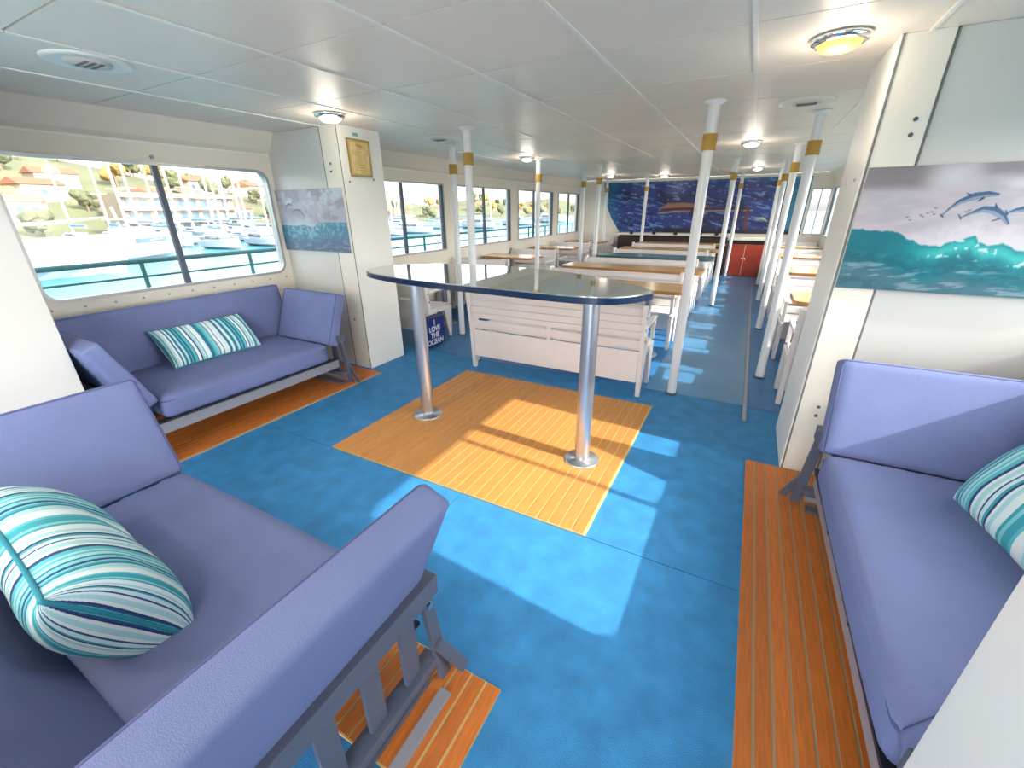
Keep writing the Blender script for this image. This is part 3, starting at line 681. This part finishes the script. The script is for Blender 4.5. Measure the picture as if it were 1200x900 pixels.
# ---------------------------------------------------------------- poles
def pole_proto():
    r = empty('support_pole')
    MB().cyl((0, 0, 0), (0, 0, HC-.008), .036, n=24).build('pole', POLE, r)
    MB().cyl((0, 0, 1.87), (0, 0, 1.97), .047, n=24).build('foam_sleeve', FOAM, r)
    MB().lathe([(.036, HC-.03), (.05, HC-.02), (.068, HC-.01), (.068, HC-.001), (0, HC-.001)], 24).build('ceiling_flange', POLE, r)
    MB().lathe([(0, .003), (.052, .003), (.05, .012), (.037, .016)], 24).build('foot_ring', FRAME, r)
    return r
pp = pole_proto(); GP = 'white support poles with yellow sleeves'
PO = [(-.37, 3.6, 'large white pole at the left edge of the aisle, nearest the bar table'), (-.37, 7.6, 'white pole on the left edge of the aisle, halfway down the cabin'), (-.37, 11.1, 'white pole left of the aisle beside the red cabinet doors'),
      (.31, 4.37, 'nearest white pole on the right edge of the aisle'), (.31, 6.32, 'second white pole down the right edge of the aisle'), (.31, 8.34, 'third white pole down the right edge of the aisle'), (.31, 10.15, 'farthest white pole down the right edge of the aisle'),
      (-2.36, 3.55, 'white pole at the left end of the nearest slatted bench, above the glass table'), (-2.40, 7.55, 'white pole between window tables and the long tables, midway down the cabin'), (-2.36, 11.1, 'thin distant white pole in front of the left part of the blue mural'),
      (-3.08, 4.32, 'white pole just behind the one at the bench end, nearer the left windows'), (-2.90, 6.2, 'white pole standing by the second window table'), (-2.92, 8.25, 'distant white pole in front of the third left window'), (-3.35, 11.2, 'distant white pole at the left edge of the blue mural')]
for k, (x, y, lb) in enumerate(PO):
    o = pp if k == 0 else dup(pp, (x, y, 0)); o.location = (x, y, 0); tag(o, lb, 'pole', GP)

# ---------------------------------------------------------------- ceiling lamps and vents
WARM = emit_mat('warm_lamp_glass', (255, 188, 92), .55)
WHITEG = emit_mat('frosted_lamp_glass', (250, 244, 228), .55)
def lamp_proto(gm):
    r = empty('ceiling_lamp')
    MB().lathe([(.0, 0), (.108, 0), (.112, -.008), (.104, -.022), (.088, -.03), (.084, -.024), (.0, -.02)], 32).build('chrome_ring', CHROME, r)
    MB().lathe([(.083, -.026), (.076, -.038), (.058, -.050), (.035, -.056), (0, -.058)], 28).build('glass_dome', gm, r)
    return r
lp = lamp_proto(WARM); lq = lamp_proto(WHITEG); GL = 'round chrome ceiling lamps'
LPS = [(.19, 2.62, 'chrome dome ceiling lamp beside the top of the right wall, glowing amber'), (-2.93, 2.57, 'chrome dome ceiling lamp above the white pillar with the certificate'), (-2.94, 5.9, 'small ceiling lamp left of the middle, over the window tables'), (-.17, 5.9, 'small ceiling lamp over the aisle, nearest the big pole'), (-.1, 9.6, 'distant ceiling lamp over the far end of the aisle'), (-2.9, 9.9, 'distant ceiling lamp just above the left end of the blue mural'), (-1.9, 10.6, 'distant ceiling lamp above the middle of the blue mural'), (-.35, -.75, 'added unseen fill lamp near the stern opening, behind the viewpoint at right'), (-1.9, -.75, 'added unseen fill lamp near the stern opening, behind the viewpoint at left')]  # last two are unseen fill lamps added to brighten the nearest sofa
for k, (x, y, lb) in enumerate(LPS):
    o = lp if k == 0 else (lq if k == 1 else dup(lq, (x, y, 0))); o.location = (x, y, HC-.001); tag(o, lb, 'lamp', GL)
    ld = bpy.data.lights.new('lamp_glow', 'POINT'); ld.energy = LAMP_W*(5.5 if y < 0 else 1); ld.color = (1, .88, .74); ld.specular_factor = 0; ld.shadow_soft_size = .09  # stronger output for the added stern fill lamps
    lo = bpy.data.objects.new('lamp_glow', ld); C.objects.link(lo); lo.location = (x, y, HC-.14)
def vent_proto():
    r = empty('ceiling_vent')
    MB().lathe([(.17, 0), (.168, -.008), (.15, -.012), (.135, -.008), (.10, -.006), (0, -.006)], 36).build('ring', TRIM, r)
    MB().lathe([(.09, -.006), (.088, -.014), (.0, -.016)], 30).build('grille', mat('grille_grey', (214, 208, 200), .5), r)
    for k in range(3): MB().box(-.06, .06, -.035+k*.03, -.022+k*.03, -.018, -.0145).build('slot', mat('slot_dark', (120, 112, 108), .6), r)
    return r
vp = vent_proto()
for k, (x, y, lb) in enumerate([(-2.93, 1.18, 'round flush ceiling vent at the top left, over the left sofa'), (.18, 3.97, 'round flush ceiling vent behind the amber ceiling lamp at right'), (-2.95, 3.93, 'round ceiling vent beyond the certificate pillar')]):
    o = vp if k == 0 else dup(vp, (x, y, 0)); o.location = (x, y, HC-.001); tag(o, lb, 'vent', 'round ceiling vents')

# ---------------------------------------------------------------- end counter and cabinet
cn = empty('end_counter', (-1.75, 11.38, 0)); tag(cn, 'long dark counter with a white notched shelf below the blue mural', 'counter')
MB().box(-1.25, 1.28, -.12, .26, 0, .84).build('body', mat('dark_counter', (52, 26, 26), .4), cn, .005)
MB().box(-1.35, 1.32, -.16, .27, .88, .93).build('shelf', WHITE2, cn, .005)
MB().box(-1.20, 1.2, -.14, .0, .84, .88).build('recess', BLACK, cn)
for x in (-.9, -.35, .15, .7, 1.05): MB().box(x-.04, x+.04, -.165, -.14, .90, .96).build('clip', BLACK, cn)
cb = empty('mahogany_cabinet', (-.06, 11.35, 0)); tag(cb, 'red mahogany double door cabinet closing the end of the aisle', 'cabinet')
MB().box(-.38, .38, .02, .3, 0, .78).build('body', MAHOG, cb); MB().box(-.40, .40, -.02, .3, .80, .86).build('top', WHITE2, cb, .004)
MB().box(-.38, .38, -.0, .02, .72, .80).build('dark_band', BLACK, cb)
for s in (-1, 1):
    d = MB().box(s*.185-.175, s*.185+.175, -.005, .02, .03, .71).build('door', MAHOG, cb, .004)
    MB().cyl((s*.03, -.03, .4), (s*.03, -.004, .4), .012, n=10).build('knob', CHROME, d)
box('centre_strip', mat('pale_pink_strip', (214, 150, 130), .5), -.009, .009, -.007, .0, .03, .71, cb)

# ---------------------------------------------------------------- outside: rails, sea, marina
def railing(X, label, g):
    r = empty('deck_railing', (X, 0, -.05)); tag(r, label, 'railing')
    MB().cyl((0, -1, 1.13), (0, 14, 1.13), .022, n=12).build('top_rail', RAILT, r)
    for z in (.99, .72, .45): MB().cyl((0, -1, z), (0, 14, z), .010, n=8).build('lower_rail', RAILT, r)
    y = -.15
    while y < 14: MB().cyl((0, y, 0), (0, y, 1.13), .019, n=10).build('post', RAILT, r); y += 1.03
    return r
railing(XL-.83, 'teal painted pipe railing outside the left windows', 0); railing(XR+.83, 'teal painted pipe railing outside the right windows', 1)
for sx_, nm in ((-1, 'left'), (1, 'right')):
    X0 = XL-.1 if sx_ < 0 else XR+.1; a, b = sorted((X0, X0+sx_*.85)); st_(box('side_deck_'+nm, CARPET2, a, b, YB-.5, 14, -.12, -.03))
st_(box('stern_bounce_deck', mat('stern_bounce_grey', (132, 128, 122), .6), XL-.95, XR+.95, YB-5, YB-.5, -.12, -.03))  # unseen deck added to bounce sunlight in through the stern opening
sea = mat('harbour_water', (46, 118, 134), .3, spec=.3, var=.25, scale=.06, bump=.0)
t = sea.node_tree; nz = t.nodes.new('ShaderNodeTexNoise'); nz.inputs['Scale'].default_value = 1.3; nz.inputs['Detail'].default_value = 3
tc = t.nodes.new('ShaderNodeTexCoord'); t.links.new(tc.outputs['Object'], nz.inputs['Vector']); bpn = t.nodes.new('ShaderNodeBump'); bpn.inputs['Strength'].default_value = .6; bpn.inputs['Distance'].default_value = .25
t.links.new(nz.outputs[0], bpn.inputs['Height']); t.links.new(bpn.outputs[0], t.nodes['Principled BSDF'].inputs['Normal'])
wtr = MB().add([(-400, -200, -2.5), (400, -200, -2.5), (400, 500, -2.5), (-400, 500, -2.5)], [(0, 1, 2, 3)]).build('water', sea); tag(wtr, 'pale blue harbour water outside the windows', 'water', kind='stuff')

def hull(mb, L, B, H, bow=.9):
    n = 9; vs = []; fs = []
    for i in range(n):
        t = i/(n-1); wd = B/2*(1-t**2.6)*(.82+.18*min(1, t*4)) + .02; sh = H*(1+.18*t*t)
        y = -L/2+L*t
        vs += [(-wd, y+bow*.3*t, sh), (-wd*.8, y, .3*H), (0, y-bow*.3*t, -.2), (wd*.8, y, .3*H), (wd, y+bow*.3*t, sh)]
    for i in range(n-1):
        for k in range(4): a = i*5+k; fs.append((a, a+1, a+6, a+5))
        fs.append((i*5, i*5+5, i*5+9, i*5+4))
    fs.append((0, 4, 3, 2, 1)); mb.add(vs, fs); return mb
HW = mat('boat_white', (172, 174, 180), .3); HB = mat('boat_blue', (70, 120, 160), .4); HO = mat('boat_orange', (226, 160, 60), .4); CV = mat('canvas_blue', (96, 130, 164), .7); BG = mat('boat_glass', (70, 90, 110), .1); MST = mat('mast_pale', (222, 206, 176), .4)
def sailboat(L=9, H=10.5):
    r = empty('sailboat'); hull(MB(), L, L*.3, .95).build('hull', HW, r)
    MB().box(-.8, .8, -L*.12, L*.2, .9, 1.45).build('cabin', HW, r, .1); MB().box(-.82, .82, -L*.08, L*.15, 1.1, 1.3).build('cabin_window', BG, r)
    MB().cyl((0, L*.1, .9), (0, L*.1, H), .17, .12, 8).build('mast', MST, r); MB().cyl((0, L*.1, 2.2), (0, -L*.38, 2.2), .08, n=8).build('boom', MST, r)
    MB().cyl((0, L*.08, 2.42), (0, -L*.36, 2.4), .2, .14, 8).build('furled_sail', CV, r)
    MB().cyl((-.9, L*.1, H*.62), (.9, L*.1, H*.62), .04, n=6).build('spreader', MST, r)
    return r
def motorboat(L=11, k=1):
    r = empty('motor_yacht'); hull(MB(), L, L*.32, 1.5).build('hull', HW, r)
    MB().box(-L*.12, L*.12, -L*.32, L*.14, 1.45, 2.7).build('cabin', HW, r, .15); MB().box(-L*.123, L*.123, -L*.28, L*.143, 1.85, 2.35).build('cabin_window', BG, r)
    if k: MB().box(-L*.1, L*.1, -L*.3, L*.04, 2.7, 3.5).build('flybridge', HW, r, .12); MB().box(-L*.11, L*.11, -L*.32, -L*.02, 4.3, 4.4).build('canopy', HW, r); MB().bar((0, -L*.25, 3.4), (0, -L*.28, 5.6), .3, .1).build('radar_arch', HW, r)
    MB().tube([(-L*.14, -L*.1, 2.1), (-L*.1, L*.3, 2.3), (0, L*.48, 2.5), (L*.1, L*.3, 2.3), (L*.14, -L*.1, 2.1)], .03, 5).build('bow_rail', MST, r)
    return r
sb = sailboat(); mbp = motorboat(); rn = random.Random(5)
GS, GM = 'sailboats moored across the harbour', 'motor yachts moored across the harbour'
bi = 0
def place(o, x, y, rz, s, label, cat, g):
    o.location = (x, y, -2.5); o.rotation_euler = (0, 0, rz); o.scale = (s, s, s); tag(o, label, cat, g)
SY = [24.5, 28, 31.5, 35, 38.5, 42, 49, 52.4, 55.8, 59.2, 62.6, 66, 74, 82, 91, 101, 113, 126, 140]
for k, y in enumerate(SY):
    o = sb if k == 0 else copy_tree(sb)
    place(o, -66+rn.uniform(-3, 3), y, math.radians(-90+rn.uniform(-4, 4)), rn.uniform(.8, 1.05), 'white moored sailboat with bare mast in the marina across the water', 'sailboat', GS)
for k in range(18):
    o = copy_tree(sb); place(o, -83+rn.uniform(-1.5, 1.5), 26+k*3.6+(6 if k > 8 else 0), math.radians(90+rn.uniform(-3, 3)), rn.uniform(1.0, 1.25), '', 'sailboat', 'sailboats on the far side of the dock')
for k, (x, y, s, a) in enumerate([(-54, 29, .6, -88), (-54, 34, .6, -95), (-55, 50, .7, -88), (-55, 57, .6, -90), (-55, 64, .7, -86), (-55, 86, .8, -95), (-56, 107, .8, -90), (-57, 132, .9, -90)]):
    o = copy_tree(mbp); place(o, x, y, math.radians(a), s, 'small white motor yacht among the moored boats across the water', 'motor yacht', GM)
o = mbp; place(o, -40, 6.5, math.radians(4), 1.5, 'big white motor yacht at the far left of the left window', 'motor yacht', None)
o = copy_tree(mbp); place(o, -50, 20, math.radians(30), .8, 'white motor yacht moored right of the big one at left', 'motor yacht', None)
ob = empty('orange_boat'); tag(ob, 'low orange boat at the right end of the left window view', 'boat'); hull(MB(), 8, 2.4, .9).build('hull', HO, ob); MB().box(-.7, .7, -2, .5, .9, 1.5).build('canopy', HW, ob, .08); ob.location = (-50, 42, -2.5); ob.rotation_euler = (0, 0, math.radians(20))
for k, (x, y, s) in enumerate([(30, 60, .8), (34, 85, .8), (36, 120, 1), (32, 150, 1)]):
    o = copy_tree(mbp); place(o, x, y, math.radians(90), s, 'white motor yacht seen through the right hand windows', 'motor yacht', 'motor yachts beyond the right windows')
# dock, shore buildings, hill
dk = box('floating_dock', mat('dock_wood', (170, 160, 144), .7), -75.4, -74.2, 15, 170, -2.5, -1.9); tag(dk, 'long floating dock behind the moored boats', 'dock')
bl = empty('marina_building', (-95.5, 44, -2.0)); tag(bl, 'long cream marina building with rows of galleries behind the masts', 'building')
MB().box(-4, 4, -9, 9, 0, 6.6).build('wall', mat('cream_wall', (150, 130, 108), .7), bl)
for k in range(3): MB().box(4, 5.2, -9.2, 9.2, 1.9+2*k, 2.2+2*k).build('gallery', mat('cream_trim', (176, 168, 152), .6), bl)
for k in range(3):
    for j in range(9): MB().box(4.0, 4.05, -8.4+j*1.9, -7.2+j*1.9, .4+2*k, 1.6+2*k).build('window', BG, bl)
bl2 = empty('boat_shed', (-96, 80, -2.0)); tag(bl2, 'wide pale shed with dusky red roof at the right end of the left window', 'building')
MB().box(-5, 5, -9, 9, 0, 5.5).build('wall', mat('pale_wall', (150, 154, 148), .7), bl2); MB().add([(-5.5, -9.5, 5.5), (5.5, -9.5, 5.5), (5.5, 9.5, 5.5), (-5.5, 9.5, 5.5), (0, -8, 7.6), (0, 8, 7.6)], [(0, 1, 4), (1, 2, 5, 4), (2, 3, 5), (3, 0, 4, 5)]).build('roof', mat('dusky_roof', (120, 80, 76), .8), bl2)
GRN = mat('hill_scrub', (96, 98, 70), .9, var=.3, scale=.08)
gx = np.linspace(-260, -98, 34); gy = np.linspace(-60, 420, 70); vs = []; fs = []
for j, y in enumerate(gy):
    for i, x in enumerate(gx):
        t_ = min(1, max(0, (-98-x)/75)); prof = float(np.interp(y, [-60, 20, 70, 100, 125, 160, 420], [18, 18, 16, 11, 5, 6, 10]))
        z = -2.6+prof*(t_*t_*(3-2*t_))+2.2*t_*(math.sin(x*.07+y*.05)+.6*math.sin(y*.13)); vs.append((x, y, z))
for j in range(69):
    for i in range(33): a = j*34+i; fs.append((a, a+1, a+35, a+34))
hl = MB().add(vs, fs, None, True).build('hillside', GRN); st_(hl)
def hz(x, y):
    t_ = min(1, max(0, (-98-x)/75)); prof = float(np.interp(y, [-60, 20, 70, 100, 125, 160, 420], [18, 18, 16, 11, 5, 6, 10])); return -2.6+prof*(t_*t_*(3-2*t_))+2.2*t_*(math.sin(x*.07+y*.05)+.6*math.sin(y*.13))
LEAF = mat('tree_leaf', (84, 86, 60), .9, var=.35, scale=1.2, bump=.8, bscale=3); LEAF2 = mat('tree_leaf_gold', (140, 112, 62), .9, var=.3, scale=1.2); BRK = mat('bark', (110, 92, 74), .9)
def tree(m, seed):
    rr = random.Random(seed); r = empty('tree'); bm = bmesh.new()
    for k in range(7):
        c = Vector((rr.uniform(-1.6, 1.6), rr.uniform(-1.6, 1.6), 3.6+rr.uniform(-1, 1.4))); g = bmesh.ops.create_icosphere(bm, subdivisions=2, radius=rr.uniform(1.1, 1.8), matrix=Matrix.Translation(c))
        for v in g['verts']: v.co += Vector([rr.uniform(-.25, .25) for _ in range(3)])
    me = bpy.data.meshes.new('crown'); bm.to_mesh(me); bm.free(); me.materials.append(m); o = bpy.data.objects.new('crown', me); C.objects.link(o); o.parent = r
    MB().cyl((0, 0, -1), (0, 0, 3.2), .3, .2, 8).build('trunk', BRK, r); return r
trs = [tree(LEAF, 1), tree(LEAF2, 2), tree(LEAF, 3)]; rt_ = random.Random(11)
HP = [(-122, 30), (-136, 38), (-118, 46), (-140, 26), (-125, 54), (-112, 64), (-145, 44), (-138, 70), (-115, 82), (-145, 90), (-110, 102), (-120, 130), (-125, 160), (-130, 200)]
used = list(HP); k = -1; tries = 0
while k < 58 and tries < 5000:
    tries += 1; y = rt_.uniform(15, 300) if k > 24 else rt_.uniform(18, 118); x = rt_.uniform(-175, -104)
    if any(math.hypot(x-a, y-b) < 6.5 for a, b in used): continue
    used.append((x, y)); k += 1; s = k % 3; o = trs[s] if k < 3 else copy_tree(trs[s]); sc_ = rt_.uniform(.7, 1.05)
    o.location = (x, y, hz(x, y)-.3); o.rotation_euler = (0, 0, rt_.uniform(0, 6)); o.scale = (sc_,)*3; tag(o, ('leafy green tree on the hillside beyond the marina', 'golden leaved tree on the hillside beyond the marina', 'leafy green tree on the hillside beyond the marina')[s], 'tree', ('green trees on the hillside', 'golden trees on the hillside', 'green trees on the hillside')[s])
def house(wc, rc):
    r = empty('hillside_house'); MB().box(-4, 4, -5, 5, -2, 3.6).build('wall', mat('house_wall', (170, 156, 138), .8), r); MB().add([(-4.6, -5.6, 3.6), (4.6, -5.6, 3.6), (4.6, 5.6, 3.6), (-4.6, 5.6, 3.6), (0, -5.2, 5.4), (0, 5.2, 5.4)], [(0, 1, 4), (1, 2, 5, 4), (2, 3, 5), (3, 0, 4, 5), (3, 2, 1, 0)]).build('roof', mat('terracotta_roof', (140, 84, 62), .8), r)
    for j in range(3): MB().box(4, 4.06, -3.9+j*2.9, -2.5+j*2.9, 1, 2.5).build('window', BG, r)
    return r
hs = house(0, 0)
for k, (x, y) in enumerate(HP):
    o = hs if k == 0 else copy_tree(hs); o.location = (x, y, hz(x, y)); o.scale = (.75,)*3; o.rotation_euler = (0, 0, rt_.uniform(-.5, .5)); tag(o, 'pale house with terracotta roof on the hill above the marina', 'house', 'houses on the hill above the marina')

# ---------------------------------------------------------------- labels that tell the far things apart: their order seen from inside
NUM = ['leftmost', 'second', 'third', 'fourth', 'fifth', 'sixth', 'seventh', 'eighth', 'ninth', 'tenth', 'eleventh', 'twelfth', 'thirteenth', 'fourteenth', 'fifteenth', 'sixteenth', 'seventeenth', 'eighteenth', 'nineteenth', 'twentieth', 'twenty-first', 'twenty-second', 'twenty-third', 'twenty-fourth', 'twenty-fifth', 'twenty-sixth', 'twenty-seventh', 'twenty-eighth', 'twenty-ninth', 'thirtieth'] + ['thirty-'+q for q in ('first', 'second', 'third', 'fourth', 'fifth', 'sixth', 'seventh', 'eighth', 'ninth')]
def order(group, fmt):
    L = [o for o in SC.objects if o.get('group') == group and o.parent is None]
    L.sort(key=lambda o: math.atan2(o.location.x, o.location.y))
    for i, o in enumerate(L): o['label'] = fmt % (NUM[i] + (' from the left' if i else ''))
order(GS, 'white moored sailboat with bare mast across the harbour, %s')
order('sailboats on the far side of the dock', 'tall masted sailboat moored beyond the dock, %s')
order(GM, 'small white motor yacht in front of the sailboats, %s')
order('green trees on the hillside', 'leafy green tree on the hillside, %s')
order('golden trees on the hillside', 'golden leaved tree on the hillside, %s')
order('houses on the hill above the marina', 'pale house with terracotta roof on the hill, %s')
order('motor yachts beyond the right windows', 'white motor yacht outside the right windows, %s')
